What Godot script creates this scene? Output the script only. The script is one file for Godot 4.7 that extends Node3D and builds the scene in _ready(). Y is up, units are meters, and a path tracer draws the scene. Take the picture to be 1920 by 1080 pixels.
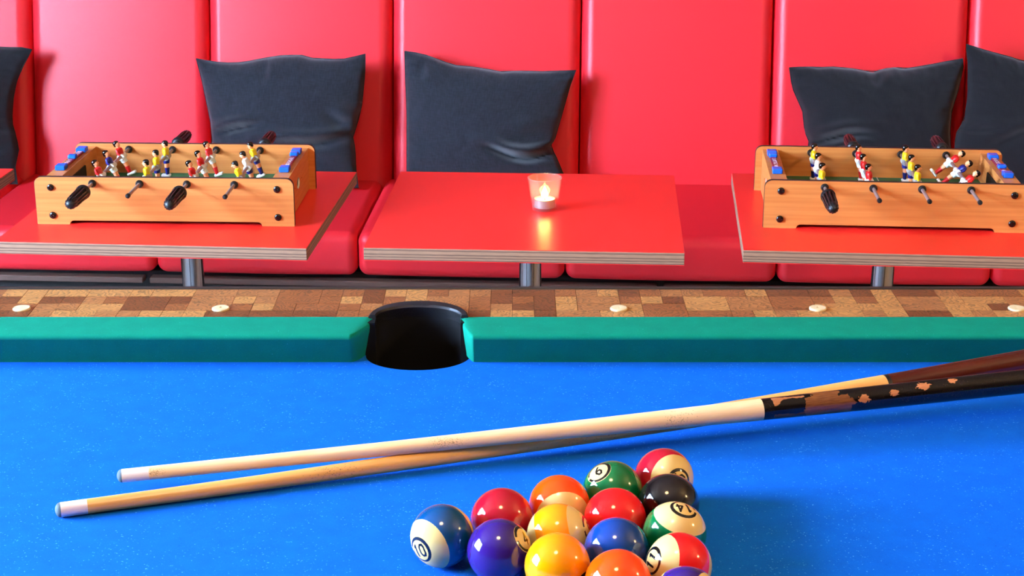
extends Node3D
# A pool table in front of a red leather bench with cafe tables. Units are metres, y is up.

const EYE := Vector3(0, 1.53, 0)      # camera
const FOCAL := 3160.0                 # in pixels of the 1920 x 1080 photograph
var pitch := atan(1040.0 / 3160.0)
const CLOTH := 0.83                   # height of the playing cloth
const RAIL := 0.872                   # height of the rail top
const TOP := 0.69                     # height of the cafe table tops
const SEAT := 0.42                    # height of the bench seat
const BENCH_TURN := 0.05585           # the bench stands 3.2 degrees askew to the pool table
const POCKET_X := -0.111
const TABLE_MID := Vector3(-0.111, 0, -1.352)

var M := {}
var used := {}
var rng := RandomNumberGenerator.new()

func _ready() -> void:
	rng.seed = 7
	# ---- camera
	var cam := Camera3D.new()
	cam.name = "camera"
	cam.position = EYE
	cam.rotation.x = -pitch
	cam.fov = rad_to_deg(2.0 * atan(540.0 / FOCAL))
	cam.near = 0.05
	cam.far = 60.0
	add_child(cam)
	# ---- sky and exposure
	var sky_mat := ProceduralSkyMaterial.new()
	sky_mat.sky_top_color = Color(0.68, 0.82, 1.0)
	sky_mat.sky_horizon_color = Color(0.75, 0.86, 1.0)
	sky_mat.ground_horizon_color = Color(0.62, 0.64, 0.68)
	sky_mat.ground_bottom_color = Color(0.42, 0.43, 0.45)
	sky_mat.energy_multiplier = 1.0
	var sky := Sky.new()
	sky.sky_material = sky_mat
	var env := Environment.new()
	env.background_mode = Environment.BG_SKY
	env.sky = sky
	env.background_energy_multiplier = 165.0
	env.tonemap_mode = Environment.TONE_MAPPER_LINEAR
	env.tonemap_exposure = 1.0
	env.sdfgi_enabled = true
	env.ssao_enabled = true
	env.ssil_enabled = true
	var we := WorldEnvironment.new()
	we.name = "world"
	we.environment = env
	add_child(we)
	materials()
	room()
	pendant_lamp(Vector3(-0.08, 2.08, -0.93), 0.125, 0.3, "white globe pendant lamp hanging above the pool balls")
	pendant_lamp(Vector3(2.25, 2.05, -1.15), 0.10, 2.0, "white globe pendant lamp hanging beyond the end of the pool table")
	bench()
	pool_table()
	tables()
	cushions()
	foosball(Vector3(-0.6173, TOP, -3.0475), deg_to_rad(2.0), false)
	foosball(Vector3(0.6908, TOP, -3.0141), deg_to_rad(4.3), true)
	candle()
	cues()
	balls()

# ------------------------------------------------------------------ naming
func numbered(called: String) -> String:
	if not used.has(called):
		used[called] = 0
		return called
	used[called] += 1
	return "%s_%03d" % [called, used[called]]

func tag(o: Node, label := "", category := "", group := "", kind := "") -> void:
	if label: o.set_meta("label", label)
	if category: o.set_meta("category", category)
	if group: o.set_meta("group", group)
	if kind: o.set_meta("kind", kind)

func base(called: String, at: Vector3, turn := 0.0) -> Node3D:
	var o := Node3D.new()
	o.name = numbered(called)
	add_child(o)
	o.position = at
	o.rotation.y = turn
	return o

func put(mesh: Mesh, called: String, m: Material, parent: Node = null) -> MeshInstance3D:
	var o := MeshInstance3D.new()
	o.name = called if parent else numbered(called)
	o.mesh = mesh
	o.material_override = m
	(parent if parent else self).add_child(o, true)
	return o

# ------------------------------------------------------------------ photograph pixels to points
func ray(u: float, v: float) -> Vector3:
	var x := (u - 960.0) / FOCAL
	var y := (540.0 - v) / FOCAL
	return Vector3(x, y * cos(pitch) - sin(pitch), -y * sin(pitch) - cos(pitch))

func on_plane(u: float, v: float, p: Vector3, n: Vector3) -> Vector3:
	var d := ray(u, v)
	return EYE + d * ((p - EYE).dot(n) / d.dot(n))

func on_height(u: float, v: float, y: float) -> Vector3:
	return on_plane(u, v, Vector3(0, y, 0), Vector3.UP)

# ------------------------------------------------------------------ shapes: a shape is [points, triangles, uvs]
func shape() -> Array:
	return [PackedVector3Array(), PackedInt32Array(), PackedVector2Array()]

func join(a: Array, b: Array, t := Transform3D()) -> Array:
	var n: int = a[0].size()
	var v: PackedVector3Array = a[0]
	var f: PackedInt32Array = a[1]
	var w: PackedVector2Array = a[2]
	for p in b[0]: v.append(t * p)
	for i in b[1]: f.append(i + n)
	for p in b[2]: w.append(p)
	a[0] = v
	a[1] = f
	a[2] = w
	return a

# Turns closed shapes outside out and smooths where faces meet at less than `crease` degrees.
func solid(s: Array, crease := 40.0, flip := 0) -> ArrayMesh:
	var v: PackedVector3Array = s[0]
	var f: PackedInt32Array = s[1]
	var uv: PackedVector2Array = s[2]
	var has_uv := uv.size() == v.size()
	var vol := 0.0
	var mid := Vector3.ZERO
	for p in v: mid += p
	mid /= maxf(1, v.size())
	for i in range(0, f.size(), 3):
		vol += (v[f[i]] - mid).dot((v[f[i + 1]] - mid).cross(v[f[i + 2]] - mid))
	var turn := vol > 0.0 if flip == 0 else flip > 0
	var fn := PackedVector3Array()
	var faces := {}
	var ids := PackedInt32Array()
	var keys := {}
	for p in v:
		var k := Vector3i((p * 200000.0).round())
		if not keys.has(k): keys[k] = keys.size()
		ids.append(keys[k])
	var nf := f.size() / 3
	for i in nf:
		if turn:
			var t := f[i * 3 + 1]
			f[i * 3 + 1] = f[i * 3 + 2]
			f[i * 3 + 2] = t
		var n := -(v[f[i * 3 + 1]] - v[f[i * 3]]).cross(v[f[i * 3 + 2]] - v[f[i * 3]])
		fn.append(n)
		for k in 3:
			var id := ids[f[i * 3 + k]]
			if not faces.has(id): faces[id] = PackedInt32Array()
			faces[id].append(i)
	var unit := PackedVector3Array()
	for n in fn: unit.append(n.normalized())
	var lim := cos(deg_to_rad(crease))
	var ov := PackedVector3Array()
	var on := PackedVector3Array()
	var ou := PackedVector2Array()
	for i in nf:
		if fn[i].length_squared() < 1e-24: continue
		for k in 3:
			var at := f[i * 3 + k]
			var n := Vector3.ZERO
			for j in faces[ids[at]]:
				if unit[i].dot(unit[j]) >= lim: n += fn[j]
			ov.append(v[at])
			on.append(n.normalized() if n.length_squared() > 0.0 else unit[i])
			ou.append(uv[at] if has_uv else Vector2.ZERO)
	var arr := []
	arr.resize(Mesh.ARRAY_MAX)
	arr[Mesh.ARRAY_VERTEX] = ov
	arr[Mesh.ARRAY_NORMAL] = on
	arr[Mesh.ARRAY_TEX_UV] = ou
	var m := ArrayMesh.new()
	m.add_surface_from_arrays(Mesh.PRIMITIVE_TRIANGLES, arr)
	return m

# box with chamfered edges
func box(c: Vector3, s: Vector3, b := 0.0) -> Array:
	var out := shape()
	var h := s / 2.0
	b = minf(b, minf(h.x, minf(h.y, h.z)) * 0.9)
	if b <= 0.0:
		for z in [-1, 1]:
			for y in [-1, 1]:
				for x in [-1, 1]: out[0].append(c + Vector3(h.x * x, h.y * y, h.z * z))
		for q in [[0, 1, 3, 2], [4, 6, 7, 5], [0, 4, 5, 1], [2, 3, 7, 6], [0, 2, 6, 4], [1, 5, 7, 3]]: quad(out, q[0], q[1], q[2], q[3])
		return out
	# three points at each corner, one for each face that meets there
	for z in [-1, 1]:
		for y in [-1, 1]:
			for x in [-1, 1]:
				out[0].append(c + Vector3(h.x * x, (h.y - b) * y, (h.z - b) * z))
				out[0].append(c + Vector3((h.x - b) * x, h.y * y, (h.z - b) * z))
				out[0].append(c + Vector3((h.x - b) * x, (h.y - b) * y, h.z * z))
	var id := func(x, y, z, a): return (x + 2 * y + 4 * z) * 3 + a
	for k in 2:
		var fl := k == 0
		quad(out, id.call(k, 0, 0, 0), id.call(k, 1, 0, 0), id.call(k, 1, 1, 0), id.call(k, 0, 1, 0), fl)
		quad(out, id.call(0, k, 0, 1), id.call(0, k, 1, 1), id.call(1, k, 1, 1), id.call(1, k, 0, 1), fl)
		quad(out, id.call(0, 0, k, 2), id.call(1, 0, k, 2), id.call(1, 1, k, 2), id.call(0, 1, k, 2), fl)
	for p in 2:
		for q in 2:
			var even := (p + q) % 2 == 0
			quad(out, id.call(0, p, q, 1), id.call(1, p, q, 1), id.call(1, p, q, 2), id.call(0, p, q, 2), even)
			quad(out, id.call(p, 0, q, 2), id.call(p, 1, q, 2), id.call(p, 1, q, 0), id.call(p, 0, q, 0), even)
			quad(out, id.call(p, q, 0, 0), id.call(p, q, 1, 0), id.call(p, q, 1, 1), id.call(p, q, 0, 1), even)
			for r in 2:
				tri(out, id.call(p, q, r, 0), id.call(p, q, r, 1), id.call(p, q, r, 2), (p + q + r) % 2 == 1)
	return out

func tri(s: Array, a: int, b: int, c: int, flip := false) -> void:
	if flip:
		s[1].append(a); s[1].append(c); s[1].append(b)
	else:
		s[1].append(a); s[1].append(b); s[1].append(c)

func quad(s: Array, a: int, b: int, c: int, d: int, flip := false) -> void:
	tri(s, a, b, c, flip)
	tri(s, a, c, d, flip)

# rings of equal size joined one after another; caps close the two ends
func loft(rings: Array, caps := true, lens := []) -> Array:
	var out := shape()
	var n: int = rings[0].size()
	for i in rings.size():
		for k in n + 1:
			out[0].append(rings[i][k % n])
			out[2].append(Vector2(float(k) / n, lens[i] if lens.size() else float(i) / (rings.size() - 1)))
	for i in rings.size() - 1:
		for k in n:
			var a := i * (n + 1) + k
			quad(out, a, a + 1, a + n + 2, a + n + 1)
	if caps:
		for e in [0, rings.size() - 1]:
			var c := Vector3.ZERO
			for p in rings[e]: c += p
			var at: int = out[0].size()
			out[0].append(c / n)
			out[2].append(Vector2(0.5, lens[e] if lens.size() else float(e) / (rings.size() - 1)))
			for k in n:
				var a: int = e * (n + 1) + k
				tri(out, at, a + 1, a, e != 0)
	return out

func ellipse(c: Vector3, rx: float, rz: float, n: int) -> PackedVector3Array:
	var r := PackedVector3Array()
	for k in n:
		var a := TAU * k / n
		r.append(c + Vector3(rx * cos(a), 0, rz * sin(a)))
	return r

# turned about the y axis; the profile is a list of Vector2(radius, height)
func lathe(profile: Array, n := 32, caps := true) -> Array:
	var rings := []
	for p in profile: rings.append(ellipse(Vector3(0, p.y, 0), maxf(p.x, 0.00002), maxf(p.x, 0.00002), n))
	return loft(rings, caps)

func tube(pts: Array, radii: Array, n := 20, caps := true) -> Array:
	var rings := []
	var lens := []
	var run := 0.0
	var side := Vector3.ZERO
	for i in pts.size():
		var d: Vector3 = (pts[mini(i + 1, pts.size() - 1)] - pts[maxi(i - 1, 0)]).normalized()
		if i == 0:
			side = d.cross(Vector3.UP if absf(d.y) < 0.9 else Vector3.RIGHT).normalized()
		else:
			run += (pts[i] - pts[i - 1]).length()
		side = (side - d * side.dot(d)).normalized()
		var up := side.cross(d)
		var ring := PackedVector3Array()
		for k in n:
			var a := TAU * k / n
			ring.append(pts[i] + (side * cos(a) + up * sin(a)) * radii[i])
		rings.append(ring)
		lens.append(run)
	return loft(rings, caps, lens)

# a flat outline (in x and z) given thickness from y0 to y1
func slab(poly: PackedVector2Array, y0: float, y1: float) -> Array:
	var out := shape()
	var n := poly.size()
	for y in [y0, y1]:
		for p in poly: out[0].append(Vector3(p.x, y, p.y))
	var t := Geometry2D.triangulate_polygon(poly)
	var cw := Geometry2D.is_polygon_clockwise(poly)
	for i in range(0, t.size(), 3):
		var a := poly[t[i]]
		var ccw: bool = (poly[t[i + 1]] - a).cross(poly[t[i + 2]] - a) > 0.0
		tri(out, t[i] + n, t[i + 1] + n, t[i + 2] + n, ccw)
		tri(out, t[i], t[i + 1], t[i + 2], not ccw)
	for k in n:
		var j := (k + 1) % n
		quad(out, k, j, j + n, k + n, not cw)
	return out

# an outline in x and y given thickness along z
func board(poly: PackedVector2Array, z0: float, z1: float) -> Array:
	var s := slab(poly, z0, z1)
	var v: PackedVector3Array = s[0]
	for i in v.size(): v[i] = Vector3(v[i].x, v[i].z, v[i].y)
	s[0] = v
	return s

# box with round edges, finer near the edges; `crown` lets the faces swell a little
func round_box(size: Vector3, r: float, steps := 5, inner := 4, crown := Vector3.ZERO) -> Array:
	var out := shape()
	var h := size / 2.0
	for axis in 3:
		var a := (axis + 1) % 3
		var b := (axis + 2) % 3
		var ga := stops(h[a], r, steps, inner)
		var gb := stops(h[b], r, steps, inner)
		for side in [-1, 1]:
			var first: int = out[0].size()
			for x in ga:
				for y in gb:
					var p := Vector3.ZERO
					p[axis] = h[axis] * side
					p[a] = x
					p[b] = y
					var q := p.clamp(-(h - Vector3.ONE * r), h - Vector3.ONE * r)
					var at := q + (p - q).normalized() * r
					var s := Vector3(cos(PI / 2 * clampf(at.x / h.x, -1, 1)), cos(PI / 2 * clampf(at.y / h.y, -1, 1)), cos(PI / 2 * clampf(at.z / h.z, -1, 1)))
					at.x += crown.x * signf(at.x) * s.y * s.z * (absf(at.x) / h.x)
					at.y += crown.y * signf(at.y) * sqrt(absf(s.x * s.z)) * (absf(at.y) / h.y)
					at.z += crown.z * signf(at.z) * sqrt(absf(s.x * s.y)) * (absf(at.z) / h.z)
					out[0].append(at)
			var m := gb.size()
			for i in ga.size() - 1:
				for j in m - 1:
					quad(out, first + i * m + j, first + (i + 1) * m + j, first + (i + 1) * m + j + 1, first + i * m + j + 1, side < 0)
	return out

func stops(h: float, r: float, steps: int, inner: int) -> Array:
	var o := []
	for i in steps: o.append(-h + r - r * tan(PI / 4 * (1.0 - float(i) / steps)))
	for i in inner + 1: o.append(lerpf(-h + r, h - r, float(i) / inner))
	for i in steps: o.append(h - r + r * tan(PI / 4 * float(i + 1) / steps))
	return o

# ------------------------------------------------------------------ textures and materials
func noise(freq: float, octaves: int, seed_: int, kind := FastNoiseLite.TYPE_SIMPLEX_SMOOTH) -> FastNoiseLite:
	var n := FastNoiseLite.new()
	n.noise_type = kind
	n.frequency = freq
	n.fractal_octaves = octaves
	n.seed = seed_
	return n

func noise_image(freq: float, octaves: int, seed_: int, size: int) -> Image:
	var im := noise(freq, octaves, seed_).get_seamless_image(size, size)
	im.convert(Image.FORMAT_L8)
	return im

func ramp_texture(im: Image, a: Color, b: Color) -> ImageTexture:
	var o := Image.create(im.get_width(), im.get_height(), false, Image.FORMAT_RGB8)
	var data := im.get_data()
	var bytes := PackedByteArray()
	bytes.resize(data.size() * 3)
	for i in data.size():
		var t := data[i] / 255.0
		bytes[i * 3] = int(255.0 * lerpf(a.r, b.r, t))
		bytes[i * 3 + 1] = int(255.0 * lerpf(a.g, b.g, t))
		bytes[i * 3 + 2] = int(255.0 * lerpf(a.b, b.b, t))
	o.set_data(im.get_width(), im.get_height(), false, Image.FORMAT_RGB8, bytes)
	return ImageTexture.create_from_image(o)

func mat(c: Color, rough := 0.6, metal := 0.0, spec := 0.5) -> StandardMaterial3D:
	var m := StandardMaterial3D.new()
	m.albedo_color = c
	m.roughness = rough
	m.metallic = metal
	m.metallic_specular = spec
	return m

func planar(m: StandardMaterial3D, scale: Vector3) -> StandardMaterial3D:
	m.uv1_triplanar = true
	m.uv1_triplanar_sharpness = 8.0
	m.uv1_scale = scale
	return m

func materials() -> void:
	M.wall = mat(Color(0.46, 0.41, 0.38), 0.9)
	M.dark_wall = mat(Color(0.30, 0.24, 0.22), 0.9)
	M.ceiling = mat(Color(0.68, 0.65, 0.62), 0.95)
	M.floor = mat(Color(0.72, 0.69, 0.66), 0.25)
	M.white_paint = mat(Color(0.9, 0.9, 0.9), 0.5)
	var pane := mat(Color(1, 1, 1, 0.04), 0.02)
	pane.transparency = BaseMaterial3D.TRANSPARENCY_ALPHA
	M.pane = pane
	M.black = mat(Color(0.045, 0.042, 0.05), 0.4)
	M.deep_black = mat(Color(0.02, 0.02, 0.022), 0.6)
	M.chrome = mat(Color(0.80, 0.80, 0.82), 0.12, 1.0)
	M.steel = mat(Color(0.66, 0.60, 0.58), 0.32, 0.6)
	# leather
	var grain := noise_image(0.05, 3, 3, 512)
	var bumps := grain.duplicate()
	bumps.convert(Image.FORMAT_RGBA8)
	bumps.bump_map_to_normal_map(1.2)
	var bump_texture := ImageTexture.create_from_image(bumps)
	var leather := mat(Color(0.91, 0.145, 0.19), 0.42, 0.0, 0.44)
	leather.normal_enabled = true
	leather.normal_texture = bump_texture
	leather.normal_scale = 0.12
	planar(leather, Vector3.ONE * 5.0)
	M.leather = leather
	# table laminate and plywood
	M.laminate = mat(Color(0.96, 0.17, 0.14), 0.30, 0.0, 0.5)
	var ply := Image.create(64, 64, false, Image.FORMAT_RGB8)
	var pn := noise(0.02, 2, 11)
	for y in 64:
		for x in 64:
			var layer := y * 9 / 64
			var c := Color(0.64, 0.48, 0.37) if layer % 2 == 0 else Color(0.46, 0.33, 0.25)
			var k := 0.94 + 0.16 * pn.get_noise_2d(x * 6.0, y * 20.0)
			ply.set_pixel(x, y, Color(c.r * k, c.g * k, c.b * k))
	var plym := mat(Color.WHITE, 0.6)
	plym.albedo_texture = ImageTexture.create_from_image(ply)
	planar(plym, Vector3(4.0, 1.0 / 0.022, 4.0))
	M.ply = plym
	# beech veneer of the table football boxes
	var streak := Image.create(256, 256, false, Image.FORMAT_L8)
	var sn := noise(0.011, 4, 21)
	for y in 256:
		for x in 256:
			var a := TAU * x / 256.0
			var g := 0.5 + 0.5 * sn.get_noise_3d(22.0 * cos(a), 22.0 * sin(a), y * 5.0)
			streak.set_pixel(x, y, Color(g, g, g))
	var beech := mat(Color.WHITE, 0.42)
	beech.albedo_texture = ramp_texture(streak, Color(0.74, 0.42, 0.185), Color(0.83, 0.54, 0.28))
	planar(beech, Vector3(2.2, 9.0, 9.0))
	M.beech = beech
	M.edge_band = mat(Color(0.20, 0.09, 0.07), 0.5)
	M.pitch = mat(Color(0.10, 0.42, 0.26), 0.55)
	M.pitch_line = mat(Color(0.85, 0.88, 0.85), 0.5)
	M.grip = mat(Color(0.05, 0.047, 0.055), 0.42)
	M.screw = mat(Color(0.09, 0.04, 0.035), 0.18)
	M.score_blue = mat(Color(0.07, 0.36, 0.80), 0.25)
	M.score_red = mat(Color(0.50, 0.06, 0.16), 0.4)
	M.score_white = mat(Color(0.92, 0.88, 0.92), 0.4)
	M.skin = mat(Color(0.95, 0.62, 0.42), 0.4)
	M.hair = mat(Color(0.07, 0.04, 0.035), 0.15)
	M.red_kit = mat(Color(0.80, 0.09, 0.09), 0.3)
	M.yellow_kit = mat(Color(0.93, 0.80, 0.06), 0.3)
	M.navy_kit = mat(Color(0.10, 0.11, 0.40), 0.3)
	M.white_kit = mat(Color(0.92, 0.92, 0.90), 0.3)
	M.grey_plastic = mat(Color(0.62, 0.60, 0.58), 0.35)
	# pillow linen
	var weave := Image.create(256, 256, false, Image.FORMAT_L8)
	var wn := noise(0.05, 3, 31)
	var wn2 := noise(0.05, 3, 32)
	for y in 256:
		for x in 256:
			var g := 0.5 + 0.32 * wn.get_noise_2d(x * 8.0, y * 0.7) + 0.26 * wn2.get_noise_2d(x * 0.7, y * 8.0)
			weave.set_pixel(x, y, Color(g, g, g))
	var linen := mat(Color.WHITE, 0.85, 0.0, 0.3)
	linen.albedo_texture = ramp_texture(weave, Color(0.055, 0.06, 0.078), Color(0.165, 0.173, 0.21))
	linen.uv1_scale = Vector3(1.3, 1.3, 1.0)
	linen.rim_enabled = true
	linen.rim = 0.5
	linen.rim_tint = 0.2
	M.linen = linen
	var dark: StandardMaterial3D = linen.duplicate()
	dark.albedo_texture = ramp_texture(weave, Color(0.038, 0.036, 0.045), Color(0.105, 0.10, 0.122))
	M.dark_linen = dark
	# playing cloth with chalk dust and lint
	M.blue_cloth = cloth_material(Color(0.0, 0.345, 0.75), Color(0.0, 0.375, 0.78), 41, 16000)
	M.green_cloth = cloth_material(Color(0.0, 0.46, 0.36), Color(0.0, 0.50, 0.39), 42, 500)
	# end grain blocks
	M.blocks = []
	var grains := []
	for k in 3: grains.append(end_grain(k))
	for tint in [Color(0.67, 0.44, 0.26), Color(0.60, 0.36, 0.20), Color(0.49, 0.28, 0.15), Color(0.75, 0.53, 0.31)]:
		for g in grains:
			var b := mat(tint, 0.38)
			b.albedo_texture = g
			M.blocks.append(b)
	M.dark_wood = mat(Color(0.22, 0.13, 0.08), 0.5)
	M.batten = mat(Color(0.38, 0.28, 0.23), 0.6)
	M.trim = mat(Color(0.16, 0.12, 0.11), 0.35)
	M.pearl = mat(Color(0.84, 0.75, 0.58), 0.25)
	var flex := mat(Color(0.02, 0.018, 0.024), 0.8, 0.0, 0.3)
	M.rim = mat(Color(0.07, 0.055, 0.075), 0.55)
	M.pocket = flex

func cloth_material(a: Color, b: Color, seed_: int, specks: int) -> StandardMaterial3D:
	var r := RandomNumberGenerator.new()
	r.seed = seed_
	var size := 1024
	var n := noise(0.02, 5, seed_).get_seamless_image(size, size)
	n.convert(Image.FORMAT_L8)
	var t := ramp_texture(n, a, b).get_image()
	# single fibres
	for i in 60000:
		var x := r.randi_range(0, size - 2)
		var y := r.randi_range(0, size - 2)
		var c := t.get_pixel(x, y)
		var k := r.randf_range(-0.06, 0.07)
		t.set_pixel(x, y, Color(clampf(c.r + k, 0, 1), clampf(c.g + k, 0, 1), clampf(c.b + k, 0, 1)))
	# lint and chalk specks in loose swarms
	var swarm := noise(0.012, 2, seed_ + 5)
	for i in specks:
		var x := r.randi_range(2, size - 4)
		var y := r.randi_range(2, size - 4)
		if swarm.get_noise_2d(x, y) < r.randf_range(-0.5, 0.5): continue
		var k := r.randf_range(0.15, 0.75)
		var c := t.get_pixel(x, y)
		t.set_pixel(x, y, c.lerp(Color(0.72, 0.88, 1.0), k))
		if r.randf() < 0.3: t.set_pixel(x + r.randi_range(-1, 1), y + r.randi_range(0, 1), c.lerp(Color(0.72, 0.88, 1.0), k * 0.7))
	var m := mat(Color.WHITE, 0.9, 0.0, 0.25)
	m.albedo_texture = ImageTexture.create_from_image(t)
	m.uv1_triplanar = true
	m.uv1_triplanar_sharpness = 8.0
	m.uv1_scale = Vector3.ONE * 1.35
	m.uv1_world_triplanar = true
	return m

func end_grain(k: int) -> ImageTexture:
	var size := 192
	var im := Image.create(size, size, false, Image.FORMAT_RGB8)
	var n := noise(0.018, 3, 60 + k)
	var f := noise(0.22, 2, 70 + k)
	var c := Vector2([-60.0, 250.0, 90.0][k], [230.0, -80.0, -150.0][k])
	for y in size:
		for x in size:
			var d := Vector2(x, y).distance_to(c) + 26.0 * n.get_noise_2d(x, y)
			var ring := fposmod(d / 15.0, 1.0)
			var g := 1.0 - 0.42 * pow(ring, 2.5) + 0.07 * f.get_noise_2d(x * 2.0, y * 2.0) + 0.10 * n.get_noise_2d(x * 0.6 + 300.0, y * 0.6)
			im.set_pixel(x, y, Color(clampf(g, 0, 1), clampf(g * 0.97, 0, 1), clampf(g * 0.92, 0, 1)))
	return ImageTexture.create_from_image(im)

# ------------------------------------------------------------------ room
func structure(s: Array, called: String, m: Material, label: String, category: String) -> MeshInstance3D:
	var o := put(solid(s, 20.0), called, m)
	tag(o, label, category, "", "structure")
	return o

func room() -> void:
	structure(box(Vector3(0.15, -0.05, -1.6), Vector3(7.0, 0.1, 7.6)), "floor", M.floor, "plain pale floor of the games room", "floor")
	structure(box(Vector3(0.15, 2.85, -1.6), Vector3(7.0, 0.1, 7.6)), "ceiling", M.ceiling, "plain light grey ceiling of the games room", "ceiling")
	structure(box(Vector3(3.4, 1.4, -1.6), Vector3(0.2, 2.8, 7.6)), "wall_right", M.wall, "plain greyish wall beyond the end of the pool table", "wall")
	structure(box(Vector3(0.15, 1.4, 2.1), Vector3(7.0, 2.8, 0.2)), "wall_front", M.dark_wall, "plain dark wall facing the red bench", "wall")
	var back := structure(box(Vector3(0, 1.4, -4.62), Vector3(7.4, 2.8, 0.2)), "wall_back", M.wall, "plain greyish wall behind the red bench", "wall")
	back.rotation.y = -BENCH_TURN
	# the left wall has a window opening
	var y0 := 1.10
	var y1 := 2.50
	var z0 := -2.30
	var z1 := -0.60
	var s := shape()
	join(s, box(Vector3(-3.1, y0 / 2, -1.6), Vector3(0.2, y0, 7.6)))
	join(s, box(Vector3(-3.1, (2.8 + y1) / 2, -1.6), Vector3(0.2, 2.8 - y1, 7.6)))
	join(s, box(Vector3(-3.1, (y0 + y1) / 2, (-5.4 + z0) / 2), Vector3(0.2, y1 - y0, z0 + 5.4)))
	join(s, box(Vector3(-3.1, (y0 + y1) / 2, (2.2 + z1) / 2), Vector3(0.2, y1 - y0, 2.2 - z1)))
	structure(s, "wall_left", M.wall, "greyish wall with the window that lights the room", "wall")
	var w := base("window_1", Vector3(-3.1, y0, (z0 + z1) / 2))
	tag(w, "white framed window with a centre bar in the greyish wall", "window", "", "structure")
	var hh := y1 - y0
	var ww := z1 - z0
	for k in [-1, 0, 1]: put(solid(box(Vector3(0, hh / 2, k * (ww / 2 - 0.03)), Vector3(0.07, hh, 0.06), 0.005)), "window_frame", M.white_paint, w)
	for k in [0, 1]: put(solid(box(Vector3(0, 0.03 + k * (hh - 0.06), 0), Vector3(0.06, 0.06, ww - 0.002), 0.005)), "window_frame", M.white_paint, w)
	for k in [-1, 1]: put(solid(box(Vector3(0, hh / 2, k * ww / 4), Vector3(0.004, hh - 0.12, ww / 2 - 0.09))), "pane", M.pane, w)

func pendant_lamp(at: Vector3, r: float, energy: float, label: String) -> void:
	var o := base("pendant_lamp", at)
	tag(o, label, "lamp", "pendant lamps above the pool table")
	var g := SphereMesh.new()
	g.radius = r
	g.height = 2 * r
	var m := mat(Color(0.95, 0.92, 0.85), 0.3)
	m.emission_enabled = true
	m.emission = Color(1.0, 0.84, 0.60)
	m.emission_energy_multiplier = 26.0
	put(g, "lamp_globe", m, o)
	put(solid(lathe([Vector2(0.0, r + 0.05), Vector2(0.028, r + 0.05), Vector2(0.034, r + 0.03), Vector2(0.036, r - 0.012), Vector2(0.0, r - 0.012)])), "lamp_cap", M.steel, o)
	put(solid(tube([Vector3(0, r + 0.045, 0), Vector3(0, 2.80 - at.y, 0)], [0.004, 0.004], 8)), "cord", M.black, o)
	put(solid(lathe([Vector2(0.0, 0), Vector2(0.05, 0), Vector2(0.045, -0.025), Vector2(0.0, -0.03)])), "ceiling_rose", M.white_paint, o).position.y = 2.80 - at.y
	var l := OmniLight3D.new()
	l.name = "lamp_light"
	l.light_color = Color(1.0, 0.84, 0.60)
	l.light_energy = energy
	l.light_size = r
	l.omni_range = 12.0
	l.omni_attenuation = 2.0
	l.shadow_enabled = true
	o.add_child(l)

# ------------------------------------------------------------------ bench
const SEAMS := [-2.46, -1.98, -1.505, -1.034, -0.5525, -0.0643, 0.428, 0.921, 1.415, 1.90]

func bench() -> void:
	var o := base("leather_bench", Vector3(0, 0, 0), -BENCH_TURN)
	tag(o, "long red leather bench with channelled backrest along the wall", "bench")
	var lean := deg_to_rad(11.0)
	var zb := -4.2463
	for i in SEAMS.size() - 1:
		var w: float = SEAMS[i + 1] - SEAMS[i]
		var x: float = (SEAMS[i + 1] + SEAMS[i]) / 2
		var p := put(solid(round_box(Vector3(w - 0.002, 0.86, 0.11), 0.034, 7, 8, Vector3(0, 0, 0.008)), 180.0), "backrest_panel", M.leather, o)
		p.rotation.x = -lean
		p.position = Vector3(x, SEAT, zb) + Vector3(0, cos(lean), -sin(lean)) * 0.36 - Vector3(0, sin(lean), cos(lean)) * 0.055
		var sx: float = SEAMS[i] - 0.022
		var c := put(solid(round_box(Vector3(w - 0.002, 0.105, 0.53), 0.024, 6, 8, Vector3(0, 0.008, 0.004)), 180.0), "seat_cushion", M.leather, o)
		c.position = Vector3(sx + w / 2, SEAT - 0.0545, -3.756 - 0.265)
	put(solid(box(Vector3(-0.25, 0.155, -4.08), Vector3(4.3, 0.31, 0.56), 0.004)), "base", M.deep_black, o)
	put(solid(box(Vector3(-0.25, 0.55, -4.45), Vector3(4.4, 1.1, 0.06), 0.004)), "back_board", M.deep_black, o)
	for r in [[-2.4, -1.0925], [-1.0765, 0.13], [0.146, 1.88]]:
		put(solid(box(Vector3((r[0] + r[1]) / 2, 0.2905, -3.783), Vector3(r[1] - r[0], 0.014, 0.03), 0.002)), "batten", M.batten, o)

# ------------------------------------------------------------------ pool table
func oval(c: Vector2, rx: float, rz: float, n := 48) -> PackedVector2Array:
	var p := PackedVector2Array()
	for k in n: p.append(c + Vector2(rx * cos(TAU * k / n), rz * sin(TAU * k / n)))
	return p

func rect(x0: float, z0: float, x1: float, z1: float) -> PackedVector2Array:
	return PackedVector2Array([Vector2(x0, z0), Vector2(x1, z0), Vector2(x1, z1), Vector2(x0, z1)])

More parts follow.
